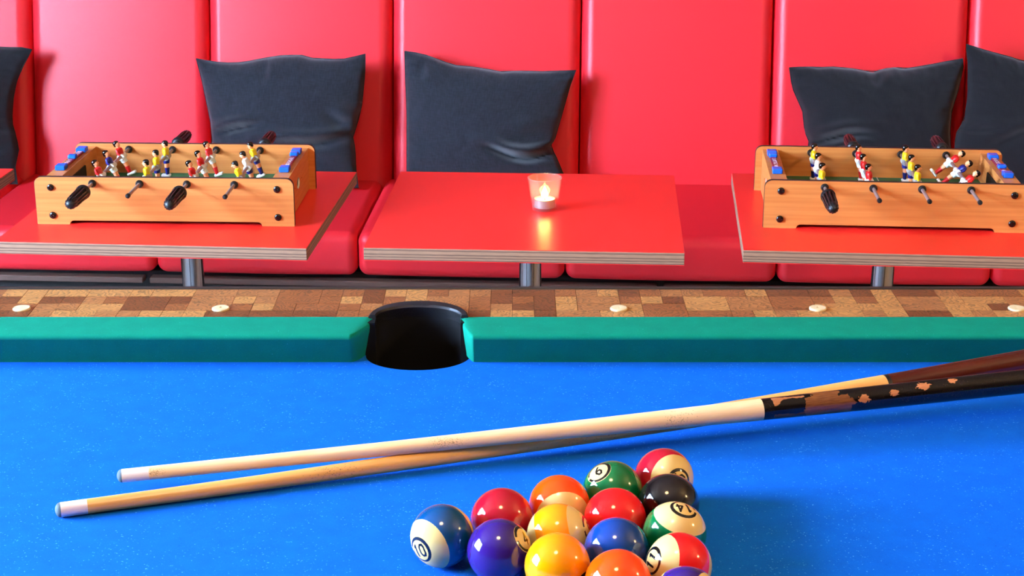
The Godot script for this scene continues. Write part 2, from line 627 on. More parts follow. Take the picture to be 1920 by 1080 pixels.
# cushion along x; the ends are cut back from the nose to the rail
func cushion(xa_nose: float, xa_back: float, xb_nose: float, xb_back: float, z_nose: float, z_back: float) -> Array:
	var rings := []
	var stations := []
	var steps := 9
	for i in steps + 1:
		var t := float(i) / steps
		stations.append([lerpf(xa_back, xa_nose, t), 1.0 - pow(1.0 - t, 1.7)])
	for i in 12: stations.append([lerpf(xa_nose, xb_nose, (i + 1) / 13.0), 1.0])
	for i in steps + 1:
		var t := 1.0 - float(i) / steps
		stations.append([lerpf(xb_back, xb_nose, t), 1.0 - pow(1.0 - t, 1.7)])
	for s in stations:
		var zf := lerpf(z_back + 0.001, z_nose, s[1])
		var ring := PackedVector3Array()
		ring.append(Vector3(s[0], CLOTH, z_back))
		ring.append(Vector3(s[0], RAIL + 0.0005, z_back))
		ring.append(Vector3(s[0], RAIL, maxf(z_back, zf - 0.020)))
		for k in 6:
			var a := PI / 2 - k / 5.0 * deg_to_rad(115.0)
			var r := 0.0045
			ring.append(Vector3(s[0], RAIL - 0.0015 - r + r * sin(a), maxf(z_back, zf - r + r * cos(a))))
		ring.append(Vector3(s[0], CLOTH + 0.004, maxf(z_back, zf - 0.0175)))
		ring.append(Vector3(s[0], CLOTH, maxf(z_back, zf - 0.019)))
		rings.append(ring)
	return loft(rings)

func pool_table() -> void:
	var o := base("pool_table", TABLE_MID)
	tag(o, "pool table with blue cloth, green cushions and butcher-block wooden rails", "pool table")
	var off := Transform3D(Basis(), -TABLE_MID)
	var x0 := POCKET_X - 0.956
	var x1 := POCKET_X + 0.956
	var zn := -1.830
	var zk := -1.888
	# bed with six openings
	var bed := rect(x0 - 0.06, zk - 0.004, x1 + 0.06, -2.0 * 1.352 - (zk - 0.004))
	for c in [Vector2(POCKET_X, -1.872), Vector2(POCKET_X, -2.704 + 1.872)]:
		bed = Geometry2D.clip_polygons(bed, oval(c, 0.062, 0.0495))[0]
	for sx in [-1, 1]:
		for sz in [-1, 1]:
			bed = Geometry2D.clip_polygons(bed, oval(Vector2(POCKET_X + sx * 0.976, -1.352 + sz * 0.498), 0.062, 0.062))[0]
	put(solid(join(shape(), slab(bed, CLOTH - 0.022, CLOTH), off), 30.0), "cloth", M.blue_cloth, o)
	# cushions: two along each long side, one at each end
	var half := shape()
	join(half, cushion(x0 + 0.085, x0 + 0.035, -0.1885, -0.1630, zn, zk), off)
	var half2 := shape()
	join(half2, cushion(-0.0440, -0.0610, x1 - 0.085, x1 - 0.035, zn, zk), off)
	var ml := solid(half, 50.0)
	var mr := solid(half2, 50.0)
	for k in 2:
		for mesh in [ml, mr]:
			put(mesh, "rail_cushion", M.green_cloth, o).rotation.y = PI * k
	var endc := solid(cushion(-0.393, -0.443, 0.393, 0.443, -0.956, -1.014), 50.0)
	for k in 2: put(endc, "rail_cushion", M.green_cloth, o).rotation.y = PI / 2 + PI * k
	# pocket liners
	var liner := pocket_liner()
	for k in 2:
		var holder := put(liner[0], "pocket", M.pocket, o)
		holder.rotation.y = PI * k
		put(liner[1], "pocket_rim", M.rim, holder)
	var round_pocket := solid(lathe([Vector2(0.060, 0.0), Vector2(0.064, 0.0), Vector2(0.064, -0.13), Vector2(0.0, -0.13), Vector2(0.0, -0.127), Vector2(0.060, -0.127), Vector2(0.060, 0.0)], 32, false), 40.0, -1)
	for sx in [-1, 1]:
		for sz in [-1, 1]:
			put(round_pocket, "pocket", M.pocket, o).position = Vector3(sx * 0.976, RAIL - 0.002, sz * 0.498)
	# rails: a dark carcass with a skin of end-grain blocks
	var hole := oval(Vector2(POCKET_X, -1.885), 0.0515, 0.052)
	var skin := Vector2(0.006, 0.0)
	for k in 2:
		var sides: Array = Geometry2D.clip_polygons(rect(x0 - 0.165, -1.994, x1 + 0.165, zk), hole)
		for side in sides:
			put(solid(join(shape(), slab(side, CLOTH - 0.05, RAIL - skin.x), off), 30.0), "rail_body", M.dark_wood, o).rotation.y = PI * k
		put(solid(box(Vector3(1.014 + 0.0535, (CLOTH - 0.05 + RAIL - 0.006) / 2, 0), Vector3(0.107, RAIL - 0.006 - CLOTH + 0.05, 1.05))), "rail_body", M.dark_wood, o).rotation.y = PI * k
		put(solid(box(Vector3(0, 0.78, -0.6495), Vector3(2.262, 0.185, 0.012), 0.003)), "outer_trim", M.trim, o).rotation.y = PI * k
		put(solid(box(Vector3(1.127, 0.78, 0), Vector3(0.012, 0.185, 1.311), 0.003)), "outer_trim", M.trim, o).rotation.y = PI * k
	rail_blocks(o, hole, off)
	# sights
	var dot := solid(lathe([Vector2(0, -0.001), Vector2(0.0105, -0.001), Vector2(0.0105, 0.0012), Vector2(0.0095, 0.002), Vector2(0.0015, 0.002), Vector2(0.0013, 0.0013), Vector2(0, 0.0013)], 24), 30.0)
	for k in 2:
		for i in [-3, -2, -1, 1, 2, 3]:
			var s := put(dot, "sight", M.pearl, o)
			s.position = Vector3(i * 0.2395, RAIL, -0.567).rotated(Vector3.UP, PI * k)
	# body and legs
	put(solid(box(Vector3(0, 0.72, 0), Vector3(2.10, 0.14, 1.14), 0.01)), "table_frame", M.dark_wood, o)
	var leg := shape()
	var rings := []
	for p in [[0.0, 0.045], [0.02, 0.06], [0.35, 0.055], [0.62, 0.075], [0.66, 0.08]]:
		rings.append(PackedVector3Array([Vector3(-p[1], p[0], -p[1]), Vector3(p[1], p[0], -p[1]), Vector3(p[1], p[0], p[1]), Vector3(-p[1], p[0], p[1])]))
	join(leg, loft(rings))
	var lm := solid(leg, 20.0)
	for sx in [-1, 1]:
		for sz in [-1, 1]: put(lm, "leg", M.dark_wood, o).position = Vector3(sx * 0.92, 0, sz * 0.43)

func pocket_liner() -> Array:
	# in the table's own axes: the throat faces +z
	var c := Vector3(0, 0, -1.885 + 1.352)
	var cf := Vector3(0, 0, -1.872 + 1.352)
	var n := 40
	var s := shape()
	# bucket: the back half stands up to the rail, the front half ends under the cloth
	var up := PackedVector3Array()
	for k in n + 1:
		var a := PI + PI * k / n
		up.append(c + Vector3(0.0505 * cos(a), 0, 0.036 * sin(a)))
	for k in n + 1:
		s[0].append(up[k] + Vector3(0, RAIL + 0.001, 0))
		s[0].append(up[k] + Vector3(0, 0.70, 0))
		s[0].append(up[k] * 1.0 + (up[k] - c).normalized() * 0.0015 + Vector3(0, RAIL + 0.001, 0))
	for k in n:
		var a := k * 3
		quad(s, a, a + 3, a + 4, a + 1)
		quad(s, a, a + 2, a + 5, a + 3)
	var first: int = s[0].size()
	for k in n + 1:
		var a := PI * k / n
		var p := cf + Vector3(0.0635 * cos(a), 0, 0.051 * sin(a))
		s[0].append(p + Vector3(0, CLOTH - 0.003, 0))
		s[0].append(p + Vector3(0, 0.70, 0))
	for k in n: quad(s, first + k * 2, first + k * 2 + 2, first + k * 2 + 3, first + k * 2 + 1)
	join(s, slab(oval(Vector2(c.x, cf.z), 0.075, 0.07), 0.698, 0.702))
	# jaws of the bucket between cushion end and rail
	for side in [-1, 1]: join(s, box(Vector3(side * 0.0565, 0.786, c.z + 0.004), Vector3(0.012, 0.17, 0.020)))
	# rim: an arched lip lying on the rail
	var rings := []
	for k in n + 1:
		var a := PI + PI * k / n
		var p := c + Vector3(0.0505 * cos(a), RAIL, 0.036 * sin(a))
		var e := c + Vector3(0.0590 * cos(a), RAIL, 0.058 * sin(a))
		rings.append(PackedVector3Array([p + Vector3(0, -0.010, 0), p + Vector3(0, 0.0015, 0), p.lerp(e, 0.12) + Vector3(0, 0.0038, 0), p.lerp(e, 0.75) + Vector3(0, 0.0042, 0), e + Vector3(0, 0.0020, 0), e + Vector3(0, -0.0005, 0)]))
	return [solid(s, 50.0, -1), solid(loft(rings), 40.0)]

func rail_blocks(o: Node3D, hole: PackedVector2Array, off: Transform3D) -> void:
	var r := RandomNumberGenerator.new()
	r.seed = 19
	var rows := [-1.9935, -1.9665, -1.9395, -1.9135, -1.8885]
	# cells of the far rail: mostly single blocks, some twice as wide or as deep
	var cols := int(2.24 / 0.0262)
	var taken := {}
	var cells := []
	for j in 4:
		for i in cols:
			if taken.has(Vector2i(i, j)): continue
			var w := 1
			var h := 1
			var t := r.randf()
			if t < 0.22: w = 2
			elif t < 0.36: h = 2
			elif t < 0.48:
				w = 2
				h = 2
			if j + h > 4: h = 4 - j
			if i + w > cols or taken.has(Vector2i(i + 1, j)) or (h == 2 and taken.has(Vector2i(i + 1, j + 1))): w = 1
			for a in w:
				for b in h: taken[Vector2i(i + a, j + b)] = true
			cells.append([i, j, w, h])
	var rest := shape()
	var rim := hole
	for c in cells:
		var shift := 0.0
		var a: float = POCKET_X - 1.12 + c[0] * 0.0262 + shift
		var b: float = a + c[2] * 0.0262
		var gap := 0.00025
		var p := rect(a + gap, rows[c[1]] + gap, b - gap, rows[c[1] + c[3]] - gap)
		var pieces := Geometry2D.clip_polygons(p, rim)
		for q in pieces:
			var s := slab(q, RAIL - 0.007, RAIL - r.randf() * 0.0003)
			var turn := r.randf() * TAU
			var shift2 := Vector2(r.randf(), r.randf())
			var uvs := PackedVector2Array()
			for v in s[0]: uvs.append((Vector2(v.x, v.z) * 11.0).rotated(turn) + shift2)
			s[2] = uvs
			if a > -0.72 and b < 0.72:
				put(solid(join(shape(), s, off), 20.0), "rail_block", M.blocks[r.randi_range(0, M.blocks.size() - 1)], o)
			else:
				join(rest, s, off)
	# the other rails, out of the picture
	for k in [1, 2, 3]:
		var n := 84 if k == 2 else 40
		for i in n:
			for j in 4:
				var x := (i - n / 2.0) * 0.0262
				var q := rect(x + 0.0003, -0.107 + j * 0.0265, x + 0.0258, -0.0808 + j * 0.0265)
				var d := 0.643 if k == 2 else 1.121
				var s := slab(q, RAIL - 0.007, RAIL)
				if k == 2 and absf(x + 0.013) < 0.066 and j > 0: continue
				var uvs := PackedVector2Array()
				for v in s[0]: uvs.append(Vector2(v.x, v.z) * 11.0 + Vector2(i * 0.37, j * 0.61))
				s[2] = uvs
				join(rest, s, Transform3D(Basis(Vector3.UP, PI / 2 * k), Vector3.ZERO) * Transform3D(Basis(), Vector3(0, 0, -d + 0.1065)))
	var st := put(solid(rest, 20.0, -1), "rail_blocks_out_of_view", M.blocks[4], o)
	st.name = "rail_block_field"
	tag(st, "", "", "", "stuff")

# ------------------------------------------------------------------ cafe tables
func tables() -> void:
	var spots := [
		[Vector3(0.0345, 0, -3.0253), 3.3, "red laminate cafe table on a chrome post carrying the candle glass"],
		[Vector3(-0.6076, 0, -3.0571), 4.3, "red laminate cafe table under the table football game with two front handles"],
		[Vector3(0.6931, 0, -3.0032), 4.9, "red laminate cafe table under the table football game with one front handle"],
		[Vector3(-1.306, 0, -3.084), 4.3, "empty red laminate cafe table at the end of the row, mostly cut off"]]
	var first: Node3D
	for i in spots.size():
		var o: Node3D
		if i == 0:
			o = base("cafe_table", Vector3.ZERO)
			put(solid(box(Vector3(0, TOP - 0.0006, 0), Vector3(0.55, 0.0012, 0.53), 0.0004)), "table_top", M.laminate, o)
			put(solid(box(Vector3(0, TOP - 0.0119, 0), Vector3(0.5504, 0.0214, 0.5304), 0.0006)), "plywood_core", M.ply, o)
			put(solid(box(Vector3(0, TOP - 0.0232, 0), Vector3(0.55, 0.0012, 0.53), 0.0004)), "underside", M.laminate, o)
			put(solid(lathe([Vector2(0.0, TOP - 0.024), Vector2(0.09, TOP - 0.024), Vector2(0.09, TOP - 0.028), Vector2(0.0, TOP - 0.028)])), "mounting_plate", M.black, o)
			put(solid(lathe([Vector2(0.0, TOP - 0.028), Vector2(0.021, TOP - 0.028), Vector2(0.021, 0.02), Vector2(0.0, 0.02)], 40)), "post", M.chrome, o)
			put(solid(lathe([Vector2(0.0, 0.03), Vector2(0.03, 0.028), Vector2(0.19, 0.012), Vector2(0.2, 0.006), Vector2(0.2, 0.0), Vector2(0.0, 0.0)], 48)), "foot", M.chrome, o)
			first = o
		else:
			o = first.duplicate()
			o.name = numbered("cafe_table")
			add_child(o)
		o.position = spots[i][0]
		o.rotation.y = -deg_to_rad(spots[i][1])
		tag(o, spots[i][2], "table", "cafe tables in front of the bench")

# ------------------------------------------------------------------ cushions on the bench
func edge(px: Array, p: Vector3, n: Vector3, count: int) -> PackedVector3Array:
	var pts := PackedVector3Array()
	for q in px: pts.append(on_plane(q[0], q[1], p, n))
	var total := 0.0
	for i in pts.size() - 1: total += pts[i].distance_to(pts[i + 1])
	var out := PackedVector3Array()
	for k in count:
		var want := total * k / (count - 1)
		var i := 0
		while i < pts.size() - 2 and want > pts[i].distance_to(pts[i + 1]):
			want -= pts[i].distance_to(pts[i + 1])
			i += 1
		out.append(pts[i].lerp(pts[i + 1], clampf(want / pts[i].distance_to(pts[i + 1]), 0, 1)))
	return out

func pillow(top: Array, right: Array, left: Array, folds: Array, thick: float, m: Material, label: String, seed_: int, push := 0.108) -> void:
	var lean := deg_to_rad(16.0)
	var ez := Vector3(-sin(BENCH_TURN), 0, cos(BENCH_TURN))
	var ex := Vector3(cos(BENCH_TURN), 0, sin(BENCH_TURN))
	var n := ez * cos(lean) + Vector3.UP * sin(lean)
	var p := ez * (-4.2463 + push) + Vector3.UP * SEAT
	var c := 65
	var et := edge(top, p, n, c)
	var er := edge(right, p, n, c)
	var el := edge(left, p, n, c)
	var eb := edge([left[-1], right[-1]], p, n, c)
	var w := noise(9.0, 3, seed_)
	var mid := (el[c - 1] + er[c - 1]) / 2
	mid.y = SEAT
	var o := base("throw_cushion", mid, -BENCH_TURN)
	tag(o, label, "cushion", "dark throw cushions on the bench")
	var inv := o.transform.affine_inverse()
	var s := shape()
	for side in [1.0, -1.0]:
		var firstv: int = s[0].size()
		for j in c:
			var v := float(j) / (c - 1)
			for i in c:
				var u := float(i) / (c - 1)
				var at := et[i] * (1 - v) + eb[i] * v + el[j] * (1 - u) + er[j] * u - (et[0] * (1 - u) * (1 - v) + et[c - 1] * u * (1 - v) + eb[0] * (1 - u) * v + eb[c - 1] * u * v)
				var b := 16.0 * u * (1 - u) * v * (1 - v)
				var h := thick * pow(maxf(b, 0.0), 0.52)
				var wr := 0.0
				if side > 0.0:
					var soft := minf(1.0, b * 5.0)
					wr = 0.0035 * soft * w.get_noise_3d(u * 0.35, v * 0.35, seed_) + 0.0016 * w.get_noise_2d(u * 1.3 + 7.0, v * 0.5)
					# puckers along the seams
					var d := minf(minf(u, 1 - u), minf(v, 1 - v))
					var along := v if minf(u, 1 - u) < minf(v, 1 - v) else u
					wr += 0.004 * exp(-pow((d - 0.05) / 0.045, 2.0)) * w.get_noise_2d(along * 2.6, seed_ * 3.7)
					for f in folds:
						var q := Vector2(u, v)
						var a: Vector2 = f[0]
						var e: Vector2 = f[1]
						var t := clampf((q - a).dot(e - a) / (e - a).length_squared(), 0, 1)
						var bow: Vector2 = (e - a).orthogonal().normalized() * f[4] * sin(PI * t)
						var nearest: Vector2 = a.lerp(e, t) + bow
						var off2: float = (q - nearest).dot((e - a).orthogonal().normalized())
						var dist := q.distance_to(nearest)
						var fade := sin(PI * clampf(0.08 + 0.84 * t, 0, 1))
						wr += fade * f[3] * (-exp(-pow(dist / f[2], 2.0)) + 0.75 * exp(-pow((off2 - f[2] * 1.9) / (f[2] * 1.3), 2.0)) * exp(-pow(maxf(0.0, dist - f[2] * 3.0) / f[2], 2.0)))
				s[0].append(inv * (at + n * (side * h * (1.0 if side > 0.0 else 0.45) + wr)))
				s[2].append(Vector2(u, v))
		for j in c - 1:
			for i in c - 1:
				var a := firstv + j * c + i
				quad(s, a, a + 1, a + c + 1, a + c, side < 0.0)
	put(solid(s, 80.0), "cover", m, o)
	# the seam that closes the two halves
	var loop := []
	for i in range(0, c, 4): loop.append(inv * et[i])
	for i in range(4, c, 4): loop.append(inv * er[i])
	for i in range(c - 5, -1, -4): loop.append(inv * eb[i])
	for i in range(c - 5, -1, -4): loop.append(inv * el[i])
	var rad := []
	for q in loop: rad.append(0.0013)
	put(solid(tube(loop, rad, 6)), "seam", m, o)

func cushions() -> void:
	pillow([[368, 110], [398, 116], [430, 118], [456, 117], [495, 109], [528, 104], [564, 103], [584, 109], [620, 111], [644, 111], [666, 106], [685, 101]],
		[[685, 101], [684, 140], [678, 200], [668, 239], [661, 254], [666, 280], [667, 316], [672, 352]],
		[[368, 110], [378, 147], [389, 200], [396, 234], [398, 263], [396, 300], [388, 350]],
		[[Vector2(0.04, 0.60), Vector2(0.36, 0.52), 0.03, 0.022, 0.02], [Vector2(0.40, 0.68), Vector2(0.97, 0.62), 0.035, 0.026, -0.03], [Vector2(0.78, 0.42), Vector2(0.98, 0.58), 0.04, 0.018, 0.0], [Vector2(0.42, 0.02), Vector2(0.40, 0.20), 0.025, 0.006, 0.0], [Vector2(0.3, 0.74), Vector2(0.8, 0.80), 0.03, 0.010, 0.02]],
		0.068, M.linen, "charcoal linen cushion behind the game with two front handles", 3, 0.120)
	pillow([[759, 96], [780, 99], [805, 105], [830, 115], [856, 123], [885, 125], [915, 130], [942, 135], [964, 133], [1020, 134], [1080, 132]],
		[[1080, 132], [1070, 157], [1055, 210], [1039, 265], [1032, 273], [1046, 301], [1054, 321], [1066, 352]],
		[[759, 96], [760, 140], [763, 210], [763, 263], [763, 321], [762, 352]],
		[[Vector2(0.58, 0.66), Vector2(0.98, 0.70), 0.036, 0.040, -0.07], [Vector2(0.74, 0.58), Vector2(0.95, 0.50), 0.05, 0.008, 0.0], [Vector2(0.12, 0.04), Vector2(0.10, 0.2), 0.03, 0.006, 0.0]],
		0.064, M.linen, "slate grey linen cushion with one deep fold, behind the candle table", 5)
	pillow([[1480, 127], [1515, 125], [1532, 127], [1556, 125], [1594, 128], [1618, 132], [1636, 136], [1652, 130], [1676, 126], [1695, 129], [1735, 123], [1771, 116], [1805, 110]],
		[[1805, 110], [1807, 122], [1795, 175], [1784, 208], [1781, 252], [1784, 300], [1795, 350]],
		[[1480, 127], [1486, 165], [1505, 208], [1509, 247], [1517, 264], [1512, 300], [1500, 350]],
		[[Vector2(0.03, 0.66), Vector2(0.45, 0.56), 0.035, 0.024, 0.03], [Vector2(0.05, 0.74), Vector2(0.35, 0.70), 0.03, 0.020, 0.0], [Vector2(0.5, 0.02), Vector2(0.49, 0.14), 0.03, 0.007, 0.0]],
		0.068, M.dark_linen, "black linen cushion with a dipped upper edge, behind the game with one handle", 8)
	pillow([[1812, 83], [1843, 93], [1891, 106], [1920, 115], [1990, 126], [2060, 128], [2135, 122]],
		[[2135, 122], [2125, 180], [2112, 240], [2116, 300], [2130, 350]],
		[[1812, 83], [1815, 120], [1815, 180], [1808, 226], [1794, 248], [1790, 271], [1792, 300], [1796, 350]],
		[[Vector2(0.02, 0.60), Vector2(0.25, 0.58), 0.03, 0.010, 0.0], [Vector2(0.2, 0.72), Vector2(0.45, 0.50), 0.04, 0.012, 0.0]],
		0.055, M.dark_linen, "black linen cushion with a raised pointed corner touching another cushion", 12, 0.132)
	pillow([[-275, 95], [-200, 100], [-120, 92], [-40, 86], [11, 89], [42, 89], [60, 93]],
		[[60, 93], [42, 126], [31, 153], [25, 181], [22, 228], [31, 259], [35, 281], [28, 314], [33, 345]],
		[[-275, 95], [-262, 160], [-255, 230], [-262, 300], [-270, 338]],
		[[Vector2(0.7, 0.52), Vector2(0.97, 0.53), 0.025, 0.010, 0.0], [Vector2(0.72, 0.64), Vector2(0.99, 0.60), 0.025, 0.012, 0.0], [Vector2(0.75, 0.80), Vector2(0.96, 0.74), 0.03, 0.010, 0.0]],
		0.068, M.dark_linen, "black linen cushion on the bench beside the cut off empty cafe table", 15, 0.115)

# ------------------------------------------------------------------ table football
func panel_outline() -> PackedVector2Array:
	var p := PackedVector2Array()
	var hx := 0.2325
	var h := 0.0875
	var r := 0.013
	var cut := 0.0075
	p.append(Vector2(-hx, 0))
	for k in 7:
		var a := PI - PI / 2 * k / 6
		p.append(Vector2(-hx + r + r * cos(a), h - r + r * sin(a)))
	for k in 7:
		var a := PI / 2 - PI / 2 * k / 6
		p.append(Vector2(hx - r + r * cos(a), h - r + r * sin(a)))
	p.append(Vector2(hx, 0))
	p.append(Vector2(0.174, 0))
	for k in 5:
		var a := PI / 2 * k / 4
		p.append(Vector2(0.174 - 0.008 + 0.008 * cos(a), cut * sin(a)))
	for k in 5:
		var a := PI / 2 + PI / 2 * k / 4
		p.append(Vector2(-0.174 + 0.008 + 0.008 * cos(a), cut * sin(a)))
	p.append(Vector2(-0.174, 0))
	# drop repeats
	var q := PackedVector2Array()
	for v in p:
		if q.is_empty() or q[-1].distance_to(v) > 1e-5: q.append(v)
	return q

var player_meshes := {}

func rings_of(rows: Array, n := 14) -> Array:
	# rows of [y, centre x, half depth (x), half width (z)]
	var rings := []
	for r in rows: rings.append(ellipse(Vector3(r[1], r[0], 0), r[2], r[3], n))
	return loft(rings)

func make_player_meshes() -> void:
	# the figure faces +x; the rod runs through its hips along z at the origin
	var P := player_meshes
	P.shirt = solid(rings_of([[0.0005, 0, 0.0042, 0.0062], [0.004, 0.0, 0.0043, 0.0064], [0.009, 0.0003, 0.0047, 0.0074], [0.0125, 0.0002, 0.0045, 0.0082], [0.0145, -0.0002, 0.0036, 0.0072], [0.0158, -0.0003, 0.0022, 0.0032]]), 60.0)
	var arms := shape()
	for z in [-1, 1]: join(arms, tube([Vector3(-0.0005, 0.0136, z * 0.0072), Vector3(-0.0012, 0.008, z * 0.0092), Vector3(0.0004, 0.0035, z * 0.0088)], [0.0021, 0.002, 0.0017], 8))
	P.sleeves = solid(arms, 60.0, -1)
	var head := rings_of([[0.0150, 0.0, 0.0017, 0.0017], [0.0170, 0.0002, 0.0019, 0.0019], [0.0180, 0.0008, 0.0030, 0.0026], [0.0200, 0.0008, 0.0037, 0.0032], [0.0225, 0.0006, 0.0040, 0.0035], [0.0250, 0.0004, 0.0038, 0.0034], [0.0270, 0.0, 0.0028, 0.0026], [0.0280, 0.0, 0.001, 0.001]], 16)
	join(head, tube([Vector3(0.0044, 0.0225, 0), Vector3(0.0053, 0.0210, 0)], [0.0006, 0.0009], 6))
	for z in [-1, 1]: join(head, tube([Vector3(0.0, 0.0225, z * 0.0033), Vector3(-0.0003, 0.0215, z * 0.0040)], [0.001, 0.0008], 6))
	P.head = solid(head, 60.0, -1)
	P.hair = solid(rings_of([[0.0190, -0.0028, 0.0012, 0.0024], [0.0210, -0.0017, 0.0027, 0.0037], [0.0235, -0.0010, 0.0037, 0.0040], [0.0252, -0.0002, 0.0045, 0.0041], [0.0270, -0.0001, 0.0041, 0.0036], [0.0284, -0.0003, 0.0027, 0.0024], [0.0290, -0.0003, 0.0008, 0.0008]], 16), 60.0)
	var shorts := rings_of([[0.0010, 0, 0.0044, 0.0066], [-0.004, 0, 0.0047, 0.0068], [-0.0085, 0.0002, 0.0047, 0.0066], [-0.0120, 0.0004, 0.0044, 0.0062], [-0.0124, 0.0004, 0.003, 0.005]])
	P.shorts = solid(shorts, 60.0)
	P.collar = solid(join(shape(), lathe([Vector2(0, -0.0085), Vector2(0.0052, -0.0085), Vector2(0.0058, -0.0075), Vector2(0.0058, 0.0075), Vector2(0.0052, 0.0085), Vector2(0, 0.0085)], 16), Transform3D(Basis(Vector3.RIGHT, PI / 2), Vector3(0, -0.001, 0))), 40.0)
	P.legs = solid(rings_of([[-0.0115, 0.0004, 0.0034, 0.0050], [-0.016, 0.0004, 0.0034, 0.0048], [-0.0205, 0.0006, 0.0031, 0.0044]]), 60.0)
	P.socks = solid(rings_of([[-0.0200, 0.0005, 0.0034, 0.0047], [-0.0225, 0.0003, 0.0034, 0.0047], [-0.0280, 0.0003, 0.0028, 0.0042], [-0.0325, 0.0003, 0.0026, 0.0041]]), 60.0)
	P.boots = solid(round_box(Vector3(0.0135, 0.0052, 0.0088), 0.0022, 3, 2), 60.0)

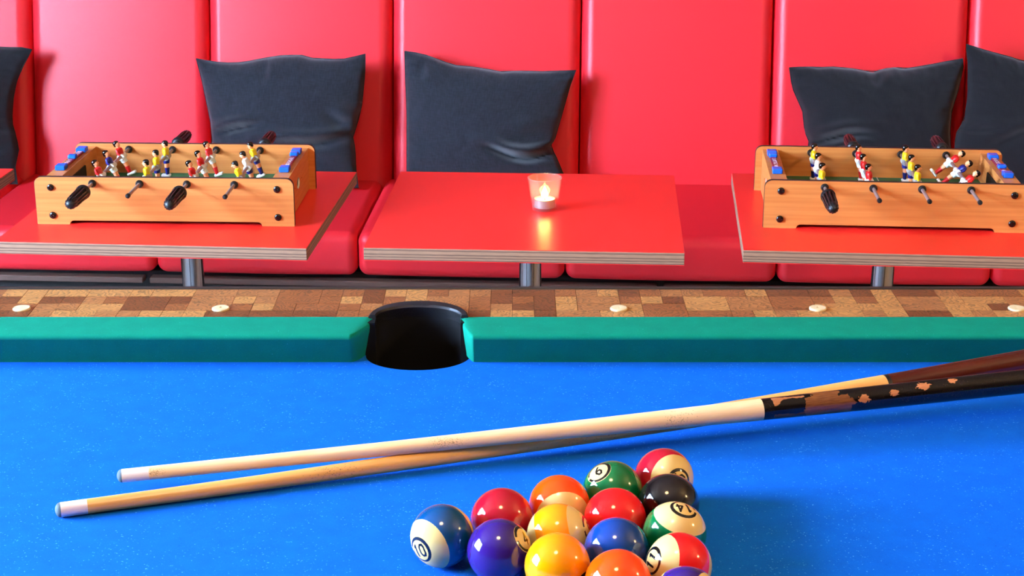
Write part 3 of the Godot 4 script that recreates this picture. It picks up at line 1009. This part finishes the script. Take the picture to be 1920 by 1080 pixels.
func foosball(at: Vector3, yaw: float, second: bool) -> void:
	if player_meshes.is_empty(): make_player_meshes()
	var o := base("table_football_game", at, -yaw)
	tag(o, "small beech table football game with one fluted front handle" if second else "small beech table football game with two fluted front handles", "table football", "table football games on the cafe tables")
	var hz := 0.135
	var outline := panel_outline()
	var panel_mesh := solid(board(outline, -0.0042, 0.0042), 30.0)
	# dark edge band that runs round each long panel
	var band := PackedVector2Array()
	for p in outline:
		if p.y > 0.001 and not (absf(p.x) <= 0.1745 and p.y < 0.02): band.append(p)
	for side in [1, -1]:
		var f := put(panel_mesh, "long_panel", M.beech, o)
		f.position.z = side * (hz - 0.0045)
		var pts := [Vector3(-0.2325, 0.001, 0)]
		for p in band: pts.append(Vector3(p.x, p.y, 0))
		pts.append(Vector3(0.2325, 0.001, 0))
		var rings := []
		for i in pts.size():
			var d: Vector3 = (pts[mini(i + 1, pts.size() - 1)] - pts[maxi(i - 1, 0)]).normalized()
			var out := Vector3(-d.y, d.x, 0)
			rings.append(PackedVector3Array([pts[i] + Vector3(0, 0, -0.0041), pts[i] + out * 0.0005 + Vector3(0, 0, -0.0041), pts[i] + out * 0.0005 + Vector3(0, 0, 0.0041), pts[i] + Vector3(0, 0, 0.0041)]))
		put(solid(loft(rings), 30.0), "edge_band", M.edge_band, f)
		for sx in [-0.2035, 0.2035]:
			for sy in [0.0168, 0.0685]:
				var sc := put(solid(join(shape(), lathe([Vector2(0, 0), Vector2(0.0064, 0), Vector2(0.0064, 0.0012), Vector2(0.0055, 0.0028), Vector2(0.003, 0.0036), Vector2(0.0018, 0.0030), Vector2(0, 0.0028)], 20), Transform3D(Basis(Vector3.RIGHT, PI / 2 * side), Vector3.ZERO)), 50.0), "screw_cap", M.screw, f)
				sc.position = Vector3(sx, sy, side * 0.0042)
	# playing field
	var field := put(solid(box(Vector3(0, 0.027, 0), Vector3(0.385, 0.006, 0.252))), "field", M.pitch, o)
	put(solid(box(Vector3(0, 0.0302, 0), Vector3(0.002, 0.0006, 0.250))), "field_line", M.pitch_line, field)
	# goal ends: hollow wooden boxes with a goal mouth inside and an oval hand hole outside
	for side in [-1, 1]:
		var c := CSGCombiner3D.new()
		c.name = "goal_end"
		o.add_child(c, true)
		var b := CSGBox3D.new()
		b.name = "body"
		b.size = Vector3(0.029, 0.080, 0.2605)
		b.material = M.beech
		c.add_child(b)
		c.position = Vector3(side * 0.2055, 0.0415, 0)
		var g := CSGBox3D.new()
		g.name = "mouth"
		g.size = Vector3(0.030, 0.040, 0.082)
		g.position = Vector3(-side * 0.008, 0.0045, 0)
		g.operation = CSGShape3D.OPERATION_SUBTRACTION
		g.material = M.beech
		c.add_child(g)
		var hole := CSGCylinder3D.new()
		hole.name = "hole"
		hole.radius = 0.0105
		hole.height = 0.06
		hole.sides = 28
		hole.rotation.z = PI / 2
		hole.scale = Vector3(1, 1, 1.55)
		hole.position = Vector3(side * 0.01, 0.004, 0.0)
		hole.operation = CSGShape3D.OPERATION_SUBTRACTION
		hole.material = M.white_kit
		c.add_child(hole)
		put(solid(box(Vector3(side * 0.2025, 0.046, 0), Vector3(0.028, 0.0390, 0.081))), "goal_shade_block", M.deep_black, o)  # solid black block in the mouth, its colour stands for the shade inside
		for z in [-0.04, 0.04]: put(solid(join(shape(), lathe([Vector2(0, 0), Vector2(0.0012, 0), Vector2(0.0012, 0.0004), Vector2(0, 0.0004)], 8), Transform3D(Basis(Vector3.FORWARD, PI / 2 * side), Vector3.ZERO))), "pin", M.screw, o).position = Vector3(side * 0.2200, 0.045, z)
		score_strip(o, side, (-0.1 if side < 0 else -0.8) if not second else (-0.8 if side < 0 else 0.3))
	# rods with players
	var kits: Array
	if second:
		kits = [[1, 0.0, ["yellow", "white", "yellow"], 0.0, true], [1, 0.0, ["red", "red", "red"], 8.0, false], [1, 0.0, ["yellow", "yellow", "yellow"], 2.0, false], [-1, 0.0, ["red", "navy", "red"], 50.0, false]]
	else:
		kits = [[1, 0.0, ["red", "navy", "red"], 22.0, true], [-1, 0.0, ["yellow", "yellow", "yellow"], 2.0, false], [1, 0.0, ["red", "red", "red"], 17.0, true], [-1, 0.0, ["yellow", "white", "yellow"], 20.0, false]]
	for i in 4:
		var x := -0.1275 + i * 0.085
		var k: Array = kits[i]
		var back_handle: bool = i % 2 == 1
		var zf := hz + (0.055 if k[4] else 0.083)
		var zbk := -hz - (0.035 if back_handle else (0.03 if not second else 0.02))
		var rod := put(solid(tube([Vector3(0, 0, zbk), Vector3(0, 0, zf)], [0.0031, 0.0031], 14)), "rod", M.steel, o)
		rod.position = Vector3(x, 0.0765, 0)
		for side in [-1, 1]:
			for inner in [0, 1]:
				var bs := put(solid(join(shape(), lathe([Vector2(0.0033, 0), Vector2(0.0072, 0), Vector2(0.0070, 0.003), Vector2(0.0052, 0.0055), Vector2(0.0033, 0.0055)], 20), Transform3D(Basis(Vector3.RIGHT, PI / 2 * side * (1 if inner == 0 else -1)), Vector3.ZERO)), 40.0, 0), "bushing", M.grip, rod)
				bs.position = Vector3(0, 0, side * (hz if inner == 0 else hz - 0.009))
		if not k[4]:
			put(solid(join(shape(), lathe([Vector2(0, 0), Vector2(0.0042, 0), Vector2(0.0044, 0.004), Vector2(0.0030, 0.0072), Vector2(0, 0.008)], 16), Transform3D(Basis(Vector3.RIGHT, PI / 2), Vector3(0, 0, zf - 0.003))), 50.0), "end_cap", M.grip, rod)
		else:
			var h := put(handle_mesh(), "handle", M.grip, rod)
			h.position.z = zf - 0.01
		if back_handle:
			var h := put(handle_mesh(), "handle", M.grip, rod)
			h.position.z = zbk + 0.01
			h.rotation.y = PI
		for j in 3:
			var fig := player(o, k[2][j])
			fig.position = Vector3(x, 0.0765, [0.078, 0.003, -0.072][j])
			# the swing of the legs, about the rod
			fig.rotation = Vector3(0, 0 if k[0] > 0 else PI, 0)
			fig.scale = Vector3(1.32, 1.07, 1.28)
			fig.rotate(Vector3.BACK, deg_to_rad(k[3]) if k[0] > 0 or second == false else -deg_to_rad(k[3]))

var grip_mesh: ArrayMesh
func handle_mesh() -> ArrayMesh:
	if grip_mesh: return grip_mesh
	# [distance from the box, radius, depth of the flutes]
	var rows := [[0.0, 0.0040, 0.0], [0.001, 0.0072, 0.0], [0.007, 0.0078, 0.0], [0.009, 0.0115, 0.0], [0.014, 0.0132, 0.0], [0.019, 0.0130, 0.0], [0.021, 0.0112, 0.0], [0.024, 0.0106, 0.0018], [0.045, 0.0101, 0.0019], [0.070, 0.0098, 0.0019], [0.078, 0.0098, 0.0015], [0.082, 0.0098, 0.0003], [0.092, 0.0096, 0.0005], [0.097, 0.0080, 0.0004], [0.1, 0.0045, 0.0], [0.1008, 0.001, 0.0]]
	var rings := []
	var n := 60
	for r in rows:
		var ring := PackedVector3Array()
		for k in n:
			var a := TAU * k / n
			var f := clampf(2.2 * cos(12.0 * a), -1.0, 1.0)
			var rr: float = r[1] + r[2] * f
			ring.append(Vector3(rr * cos(a), rr * sin(a), r[0]))
		rings.append(ring)
	grip_mesh = solid(loft(rings), 45.0)
	return grip_mesh

func player(o: Node3D, kit: String) -> MeshInstance3D:
	var P := player_meshes
	var colours := {"red": [M.red_kit, M.white_kit, M.red_kit], "yellow": [M.yellow_kit, M.navy_kit, M.navy_kit], "navy": [M.navy_kit, M.white_kit, M.red_kit], "white": [M.white_kit, M.navy_kit, M.navy_kit]}
	var c: Array = colours[kit]
	var f := put(P.shirt, "player", c[0], o)
	tag(f, kit + " shirted toy footballer")
	put(P.sleeves, "sleeves", c[0], f)
	put(P.head, "head", M.skin, f)
	put(P.hair, "hair", M.hair, f)
	put(P.shorts, "shorts", c[1], f)
	put(P.collar, "rod_clamp", M.white_kit if kit != "yellow" else M.grey_plastic, f)
	put(P.legs, "legs", M.skin, f)
	put(P.socks, "socks", c[2], f)
	put(P.boots, "boots", M.white_kit, f).position = Vector3(0.0026, -0.0345, 0)
	return f

func score_strip(o: Node3D, side: int, slide: float) -> void:
	var y := 0.0818
	var x := side * 0.2055
	var s := put(solid(box(Vector3(0, 0.0022, 0), Vector3(0.0115, 0.0044, 0.148), 0.0008)), "score_strip", M.score_red, o)
	s.position = Vector3(x, y, -0.012)
	for k in [-1, 1]:
		put(solid(round_box(Vector3(0.0185, 0.0095, 0.022), 0.0022, 3, 2), 60.0), "score_end", M.score_blue, s).position = Vector3(0, 0.0048, k * 0.068)
	put(solid(round_box(Vector3(0.0160, 0.0085, 0.014), 0.003, 3, 2), 60.0), "score_slider", M.score_blue, s).position = Vector3(0, 0.0062, slide * 0.05)
	var font := SystemFont.new()
	font.font_names = PackedStringArray(["Droid Sans"])
	for k in 10:
		var z := -0.05 + k * 0.0108
		if absf(z - slide * 0.05) < 0.0125: continue
		var t := TextMesh.new()
		t.text = str(k)
		t.font = font
		t.font_size = 32
		t.pixel_size = 0.00030
		t.depth = 0.0004
		var d := put(t, "numeral", M.score_white, s)
		d.rotation = Vector3(-PI / 2, 0, PI / 2 * side)
		d.position = Vector3(0, 0.0047, z)

# ------------------------------------------------------------------ candle
func candle() -> void:
	var at := Vector3(0.0605, TOP, -3.0185)
	var g := base("candle_glass", at)
	g.scale.y = 0.93
	tag(g, "small clear tumbler glass holding the lit tealight on the red table", "glass")
	var glass := mat(Color(1.0, 0.97, 0.94, 0.03), 0.02)
	glass.transparency = BaseMaterial3D.TRANSPARENCY_ALPHA
	put(solid(lathe([Vector2(0.0, 0.0), Vector2(0.0215, 0.0), Vector2(0.0232, 0.0015), Vector2(0.0255, 0.020), Vector2(0.0318, 0.0645), Vector2(0.0316, 0.0662), Vector2(0.0302, 0.0665), Vector2(0.0292, 0.0655), Vector2(0.0232, 0.020), Vector2(0.0222, 0.0075), Vector2(0.019, 0.0058), Vector2(0.0, 0.0055)], 48), 35.0), "tumbler", glass, g)
	var rim := mat(Color(0.95, 0.82, 0.74), 0.12)
	put(solid(lathe([Vector2(0.0298, 0.0650), Vector2(0.0318, 0.0650), Vector2(0.0319, 0.0662), Vector2(0.0309, 0.0672), Vector2(0.0297, 0.0662), Vector2(0.0298, 0.0650)], 48, false), 50.0), "rim", glass, g)
	var t := base("tealight", at + Vector3(0, 0.0056, 0))
	tag(t, "lit white tealight in an aluminium cup inside the glass", "candle")
	put(solid(lathe([Vector2(0.0, 0.0), Vector2(0.0188, 0.0), Vector2(0.0190, 0.0155), Vector2(0.0195, 0.0160), Vector2(0.0188, 0.0160), Vector2(0.0184, 0.0012), Vector2(0.0, 0.0012)], 40), 40.0), "cup", M.steel, t)
	var wax := mat(Color(0.98, 0.93, 0.85), 0.3)
	wax.subsurf_scatter_enabled = true
	wax.subsurf_scatter_strength = 0.5
	put(solid(lathe([Vector2(0.0, 0.0014), Vector2(0.0182, 0.0014), Vector2(0.0184, 0.0135), Vector2(0.015, 0.0126), Vector2(0.0, 0.0122)], 40), 40.0), "wax", wax, t)
	put(solid(tube([Vector3(0, 0.012, 0), Vector3(0.0003, 0.017, 0), Vector3(0.0012, 0.020, 0)], [0.0007, 0.0007, 0.0005], 8)), "wick", M.deep_black, t)
	var fire := mat(Color(1, 0.9, 0.6), 0.5)
	fire.emission_enabled = true
	fire.emission = Color(1.0, 0.80, 0.42)
	fire.emission_energy_multiplier = 22.0
	var fl := put(solid(lathe([Vector2(0.0, 0.0), Vector2(0.0040, 0.0015), Vector2(0.0066, 0.005), Vector2(0.0068, 0.008), Vector2(0.0050, 0.013), Vector2(0.0024, 0.019), Vector2(0.0, 0.024)], 24), 60.0), "flame", fire, t)
	fl.position.y = 0.0165
	var l := OmniLight3D.new()
	l.name = "flame_light"
	l.light_color = Color(1.0, 0.72, 0.36)
	l.light_energy = 0.006
	l.light_size = 0.004
	l.omni_range = 6.0
	l.omni_attenuation = 2.0
	l.shadow_enabled = true
	l.position = Vector3(0, 0.025, 0)
	t.add_child(l)

# ------------------------------------------------------------------ cues
func cue_texture(base_c: Color, streak: Color, seed_: int, spots: Array) -> ImageTexture:
	# u runs round the cue, v along it
	var w := 128
	var h := 1024
	var im := Image.create(w, h, false, Image.FORMAT_RGB8)
	var n := noise(0.02, 3, seed_)
	var fine := noise(0.3, 2, seed_ + 1)
	for y in h:
		for x in w:
			var a := TAU * x / w
			var g := 0.5 + 0.5 * n.get_noise_3d(30.0 * cos(a), 30.0 * sin(a), y * 0.25) + 0.12 * fine.get_noise_2d(x, y * 0.1)
			im.set_pixel(x, y, base_c.lerp(streak, clampf(g, 0, 1)))
	var r := RandomNumberGenerator.new()
	r.seed = seed_
	for s in spots:      # [u, v, spread, count, colour]: worn specks
		for k in s[3]:
			var x := int(w * s[0] + r.randfn(0, 1) * s[2])
			var y := int(h * s[1] + r.randfn(0, 1) * s[2] * 1.2)
			if y < 1 or y > h - 2: continue
			var p := Vector2i(posmod(x, w), y)
			im.set_pixel(p.x, p.y, im.get_pixel(p.x, p.y).lerp(s[4], r.randf_range(0.3, 0.9)))
	return ImageTexture.create_from_image(im)

func blob(q: Vector2, c: Vector2, r: Vector2, n: FastNoiseLite) -> bool:
	var d := (q - c) / r
	return d.length() + 0.55 * n.get_noise_2d(q.x * 1100.0, q.y * 900.0) < 1.0

func chipped_texture() -> ImageTexture:
	# lacquered butt of the front cue: millimetres along (v) and round (u); 400 mm long
	var w := 160
	var h := 1024
	var im := Image.create(w, h, false, Image.FORMAT_RGB8)
	var n := noise(0.02, 3, 91)
	var grain := noise(0.05, 3, 92)
	var black := Color(0.035, 0.025, 0.035)
	for y in h:
		for x in w:
			var q := Vector2(float(x) / w, float(y) / h)      # v = 1 is 400 mm from the joint
			var mm := q.y * 400.0
			var wob := 7.0 * n.get_noise_2d(x * 1.5, y * 0.8)
			var g := 0.5 + 0.5 * grain.get_noise_2d(x * 5.0, y * 0.35)
			var wood := Color(0.36, 0.19, 0.09).lerp(Color(0.55, 0.33, 0.17), g)
			var bare := Color(0.66, 0.40, 0.24).lerp(Color(0.78, 0.50, 0.32), g)
			var c := black
			var u := fposmod(0.5 - q.x, 1.0)
			# u 0.25 looks up, u 0.43 faces the room, u 0.62 is low on that side
			var at := Vector2(u, mm / 100.0)
			if mm > 11.0 + wob * 0.3 and mm < 45.0 + wob:
				if u > 0.27 + 0.006 * wob and u < 0.40 - 0.0032 * (mm - 11.0) + 0.010 * wob: c = bare.lerp(wood, 0.3)
				elif u <= 0.27 + 0.006 * wob: c = Color(0.16, 0.05, 0.04)
				elif u > 0.54 + 0.006 * wob: c = wood.darkened(0.3)
			elif mm >= 45.0 + wob and mm < 100.0 + wob * 1.6:
				c = wood
				if blob(at, Vector2(0.28, 0.47), Vector2(0.05, 0.07), n): c = black
				if mm > 84.0 + wob and u < 0.37 + 0.008 * wob: c = black
			elif blob(at, Vector2(0.40, 1.44), Vector2(0.045, 0.045), n) or blob(at, Vector2(0.35, 1.78), Vector2(0.06, 0.075), n) or blob(at, Vector2(0.31, 2.12), Vector2(0.045, 0.055), n) or blob(at, Vector2(0.44, 1.10), Vector2(0.06, 0.06), n):
				c = bare
			elif grain.get_noise_2d(x * 9.0, y * 9.0) > 0.5: c = black.lerp(bare, 0.5)
			im.set_pixel(x, y, c)
	return ImageTexture.create_from_image(im)

func cue_part(curve: Callable, radius: Callable, a: float, b: float, steps: int, called: String, m: Material, o: Node3D) -> MeshInstance3D:
	var pts := []
	var rad := []
	for i in steps + 1:
		var x := lerpf(a, b, float(i) / steps)
		pts.append(curve.call(x) - o.position)
		rad.append(radius.call(x))
	var s := tube(pts, rad, 36)
	var uv: PackedVector2Array = s[2]
	var total: float = 0.0
	for p in uv: total = maxf(total, p.y)
	for i in uv.size(): uv[i].y /= total
	s[2] = uv
	return put(solid(s, 50.0), called, m, o)

func cues() -> void:
	var brown_spots := [[0.40, 0.06, 3.0, 60, Color(0.35, 0.2, 0.1)]]
	# the cue that lies on the cloth; it is slightly warped
	var ca := func(x: float) -> Vector3: return Vector3(x, 0.8375 + 0.0021 * (x + 0.43) + 0.052 * pow((x + 0.43) / 1.33, 2.0), -1.5735 - 0.3175 * x + 0.0061 * x * x + 0.00694 * pow((x + 0.43) / 1.33, 2.0))
	var ra := func(x: float) -> float: return clampf(0.0071 + 0.0040 * smoothstep(-0.25, 0.65, x) + 0.0024 * (x + 0.43), 0.0066, 0.0142)
	var a := base("pool_cue", Vector3(ca.call(-0.4286)) - Vector3(0, 0.0075, 0))
	tag(a, "pool cue with yellowed shaft and reddish brown butt lying on the cloth", "pool cue", "pool cues lying on the table")
	var ivory := mat(Color(0.93, 0.87, 0.84), 0.35)
	var felt_tip := mat(Color(0.30, 0.36, 0.38), 0.8)
	cue_tip(ca, ra, -0.4286, felt_tip, a)
	cue_part(ca, ra, -0.4238, -0.4005, 3, "ferrule", ivory, a)
	var wood_a := mat(Color.WHITE, 0.3)
	wood_a.albedo_texture = cue_texture(Color(0.93, 0.72, 0.40), Color(0.83, 0.58, 0.30), 81, [[0.05, 0.28, 14.0, 120, Color(0.3, 0.2, 0.12)], [0.02, 0.6, 30.0, 160, Color(0.28, 0.2, 0.12)]])
	cue_part(ca, ra, -0.4005, 0.4020, 40, "shaft", wood_a, a)
	cue_part(ca, func(x): return ra.call(x) + 0.0001, 0.4020, 0.4066, 2, "joint_ring", M.black, a)
	var red_brown := mat(Color.WHITE, 0.14)
	red_brown.albedo_texture = cue_texture(Color(0.24, 0.07, 0.055), Color(0.34, 0.13, 0.08), 83, [])
	cue_part(ca, ra, 0.4066, 0.955, 24, "butt", red_brown, a)
	# the cue that lies across it
	var cb := func(x: float) -> Vector3: return Vector3(x, 0.8895 - 0.033 * (0.9 - x), -1.5616 - 0.1863 * x - 0.0100 * x * x)
	var rb := func(x: float) -> float: return clampf(0.0066 + 0.0042 * smoothstep(-0.15, 0.45, x) + 0.0022 * (x + 0.37), 0.0064, 0.0148)
	var b := base("pool_cue", Vector3(cb.call(-0.3822)) - Vector3(0, 0.0075, 0))
	tag(b, "pool cue with pale shaft and chipped black butt resting across the other", "pool cue", "pool cues lying on the table")
	cue_tip(cb, rb, -0.3822, felt_tip, b)
	cue_part(cb, rb, -0.3774, -0.3520, 3, "ferrule", ivory, b)
	var wood_b := mat(Color.WHITE, 0.28)
	wood_b.albedo_texture = cue_texture(Color(0.97, 0.84, 0.66), Color(0.92, 0.72, 0.50), 85, [[0.06, 0.008, 6.0, 160, Color(0.50, 0.34, 0.16)], [0.08, 0.47, 11.0, 200, Color(0.35, 0.25, 0.15)], [0.06, 0.85, 12.0, 90, Color(0.35, 0.25, 0.2)]])
	cue_part(cb, rb, -0.3520, 0.2566, 34, "shaft", wood_b, b)
	var chips := mat(Color.WHITE, 0.16)
	chips.albedo_texture = chipped_texture()
	cue_part(cb, rb, 0.2566, 0.64, 24, "butt", chips, b)
	cue_part(cb, rb, 0.64, 1.0, 14, "butt_end", M.black, b)

func cue_tip(curve: Callable, radius: Callable, x: float, m: Material, o: Node3D) -> void:
	var pts := []
	var rad := []
	for k in [[0.0, 0.25], [0.0007, 0.55], [0.0018, 0.80], [0.0032, 0.95], [0.0048, 1.0]]:
		pts.append(curve.call(x + k[0]) - o.position)
		rad.append(radius.call(x) * k[1])
	put(solid(tube(pts, rad, 28), 60.0), "leather_tip", m, o)

# ------------------------------------------------------------------ balls
# strokes of the digits on a grid two wide and four high
const STROKES := {
	0: [[0, 1, 0, 3], [0, 3, 0.5, 4], [0.5, 4, 1.5, 4], [1.5, 4, 2, 3], [2, 3, 2, 1], [2, 1, 1.5, 0], [1.5, 0, 0.5, 0], [0.5, 0, 0, 1]],
	1: [[1, 0, 1, 4], [1, 4, 0.4, 3.3]],
	2: [[0, 3, 0.5, 4], [0.5, 4, 1.5, 4], [1.5, 4, 2, 3], [2, 3, 0, 0], [0, 0, 2, 0]],
	3: [[0, 3.5, 0.7, 4], [0.7, 4, 1.7, 3.7], [1.7, 3.7, 1.7, 2.5], [1.7, 2.5, 0.8, 2.1], [0.8, 2.1, 2, 1.5], [2, 1.5, 1.8, 0.4], [1.8, 0.4, 0.8, 0], [0.8, 0, 0, 0.6]],
	4: [[1.5, 0, 1.5, 4], [1.5, 4, 0, 1.2], [0, 1.2, 2, 1.2]],
	5: [[2, 4, 0.3, 4], [0.3, 4, 0.1, 2.3], [0.1, 2.3, 1.4, 2.5], [1.4, 2.5, 2, 1.3], [2, 1.3, 1.3, 0], [1.3, 0, 0, 0.4]],
	6: [[1.7, 4, 0.4, 2.4], [0.4, 2.4, 0, 1.2], [0, 1.2, 0.6, 0], [0.6, 0, 1.5, 0], [1.5, 0, 2, 1.1], [2, 1.1, 1.5, 2.1], [1.5, 2.1, 0.3, 1.8]],
	7: [[0, 4, 2, 4], [2, 4, 0.7, 0]],
	8: [[1, 2.1, 0.2, 3], [0.2, 3, 1, 4], [1, 4, 1.8, 3], [1.8, 3, 1, 2.1], [1, 2.1, 0, 1], [0, 1, 1, 0], [1, 0, 2, 1], [2, 1, 1, 2.1]],
	9: [[0.3, 0, 1.6, 1.6], [1.6, 1.6, 2, 2.8], [2, 2.8, 1.4, 4], [1.4, 4, 0.5, 4], [0.5, 4, 0, 2.9], [0, 2.9, 0.5, 1.9], [0.5, 1.9, 1.7, 2.2]]}

func ball_texture(number: int, colour: Color, striped: bool) -> ImageTexture:
	# a pole-centred map of one half of the ball: the radius is the angle from the pole
	var size := 256
	var cream := Color(0.87, 0.74, 0.47)
	var ink := Color(0.06, 0.05, 0.05)
	var im := Image.create(size, size, false, Image.FORMAT_RGB8)
	im.fill(colour)
	var segs := []
	var text := str(number)
	for k in text.length():
		for s in STROKES[int(text[k])]:
			var dx := (k - (text.length() - 1) / 2.0) * 2.9 - 1.0
			segs.append([Vector2(s[0] + dx, s[1] - 2.0), Vector2(s[2] + dx, s[3] - 2.0)])
	for y in size:
		for x in size:
			var p := Vector2(x + 0.5 - size / 2.0, y + 0.5 - size / 2.0) / (size / 2.0) * 90.0     # degrees from the pole
			var d := p.length()
			if striped:
				if d > 58.0: continue
				im.set_pixel(x, y, cream)
			elif d > 26.0: continue
			else: im.set_pixel(x, y, cream)
			if d > 26.5: continue
			var a := atan2(p.y, p.x)
			var wide := 2.0 + 1.1 * (0.5 + 0.5 * cos(a - 0.6))
			if absf(d - 22.5) < wide and not (absf(angle_difference(a, 3.0)) < 0.16): im.set_pixel(x, y, ink)
			elif d < 19.0:
				var q := p / 5.3
				for s in segs:
					var e: Vector2 = s[1] - s[0]
					var t := clampf((q - s[0]).dot(e) / e.length_squared(), 0, 1)
					if q.distance_to(s[0] + e * t) < 0.36:
						im.set_pixel(x, y, ink)
						break
	return ImageTexture.create_from_image(im)

func ball_mesh(r: float) -> ArrayMesh:
	var s := shape()
	var n := 64
	var rows := 18
	for half in [1.0, -1.0]:
		var first: int = s[0].size()
		for i in rows + 1:
			var th := PI / 2 * i / rows
			for k in n:
				var a := TAU * k / n
				s[0].append(Vector3(sin(th) * cos(a) * half, sin(th) * sin(a), cos(th) * half) * r)
				s[2].append(Vector2(0.5, 0.5) + Vector2(cos(a), sin(a)) * 0.4985 * i / rows)
		for i in rows:
			for k in n:
				var a := first + i * n + k
				var b := first + i * n + (k + 1) % n
				quad(s, a, b, b + n, a + n)
	return solid(s, 180.0)

func balls() -> void:
	var r := 0.0282
	var mesh := ball_mesh(r)
	var blue := Color(0.0, 0.26, 0.46)
	var maroon := Color(0.68, 0.05, 0.14)
	var orange := Color(0.95, 0.29, 0.01)
	var green := Color(0.0, 0.40, 0.20)
	var purple := Color(0.19, 0.09, 0.42)
	var yellow := Color(0.95, 0.57, 0.01)
	var red := Color(0.90, 0.06, 0.08)
	# number, colour, striped, centre pixel, pole (right, up, towards the camera), turn of the print, label
	var list := [
		[10, blue, true, [828.8, 1005], Vector3(-0.674, -0.364, 0.643), 10.0, "blue striped ball numbered 10 at the near corner of the rack"],
		[7, maroon, false, [941, 973.5], Vector3(0.1, -0.85, 0.52), 0.0, "solid maroon ball between the blue striped ball and the orange striped ball"],
		[13, orange, true, [1048.8, 948], Vector3(0.15, -0.42, 0.895), 20.0, "orange and cream striped ball between the maroon and green solid balls"],
		[6, green, false, [1148.5, 920.6], Vector3(-0.51, 0.72, 0.47), 60.0, "solid green ball with its number circle turned upwards"],
		[15, maroon, true, [1245, 896], Vector3(0.44, -0.02, 0.90), 80.0, "maroon and cream striped ball at the far corner of the rack"],
		[4, purple, false, [936.6, 1033], Vector3(0.79, 0.46, 0.41), 0.0, "solid purple ball beside the blue striped ball"],
		[9, yellow, true, [1047, 1004], Vector3(0.95, 0.25, 0.19), 0.0, "yellow and cream striped ball behind the solid yellow ball"],
		[3, red, false, [1153, 973], Vector3(0.1, -0.85, 0.52), 0.0, "solid red ball in the middle of the rack"],
		[8, Color(0.045, 0.035, 0.04), false, [1253.7, 945.3], Vector3(0.1, -0.85, 0.52), 0.0, "solid black ball in the rack"],
		[1, yellow, false, [1045, 1061], Vector3(0.76, -0.5, 0.42), 30.0, "solid yellow ball beside the purple ball"],
		[2, Color(0.01, 0.22, 0.54), false, [1155.7, 1031], Vector3(0.1, -0.85, 0.52), 0.0, "solid blue ball between the red ball and the orange ball"],
		[14, green, true, [1265, 1000], Vector3(0.26, 0.87, 0.42), 165.0, "green and cream striped ball with its number turned upwards"],
		[5, orange, false, [1159, 1093], Vector3(0.1, -0.85, 0.52), 0.0, "solid orange ball beside the red striped ball"],
		[11, red, true, [1272.8, 1060], Vector3(-0.88, 0.22, 0.42), 75.0, "red and cream striped ball with its number turned sideways"],
		[12, purple, true, [1285.7, 1126], Vector3(0.87, 0.0, 0.49), 0.0, "purple and cream striped ball mostly cut off by the picture edge"]]
	var right := Vector3.RIGHT
	var back := Vector3(0, sin(pitch), cos(pitch))
	var up := Vector3(0, cos(pitch), -sin(pitch))
	var spots := []
	for b in list: spots.append(on_height(b[3][0], b[3][1], CLOTH + r))
	# balls touch but do not share space
	for pass_ in 60:
		for i in spots.size():
			for j in i:
				var d: Vector3 = spots[i] - spots[j]
				if d.length() < 2.0 * r + 0.0001:
					var fix := d.normalized() * (2.0 * r + 0.0001 - d.length()) / 2.0
					spots[i] += fix
					spots[j] -= fix
	for i in list.size():
		var b: Array = list[i]
		var m := mat(Color.WHITE, 0.10, 0.0, 0.55)
		m.albedo_texture = ball_texture(b[0], b[1], b[2])
		m.clearcoat_enabled = true
		m.clearcoat = 0.6
		m.clearcoat_roughness = 0.04
		var o := put(mesh, "pool_ball", m)
		var z: Vector3 = (right * b[4].x + up * b[4].y + back * b[4].z).normalized()
		var x := up.cross(z).normalized()
		var y := z.cross(x)
		o.basis = Basis(x, y, z) * Basis(Vector3.BACK, deg_to_rad(b[5]))
		o.position = spots[i]
		tag(o, b[6], "pool ball", "pool balls racked on the cloth")
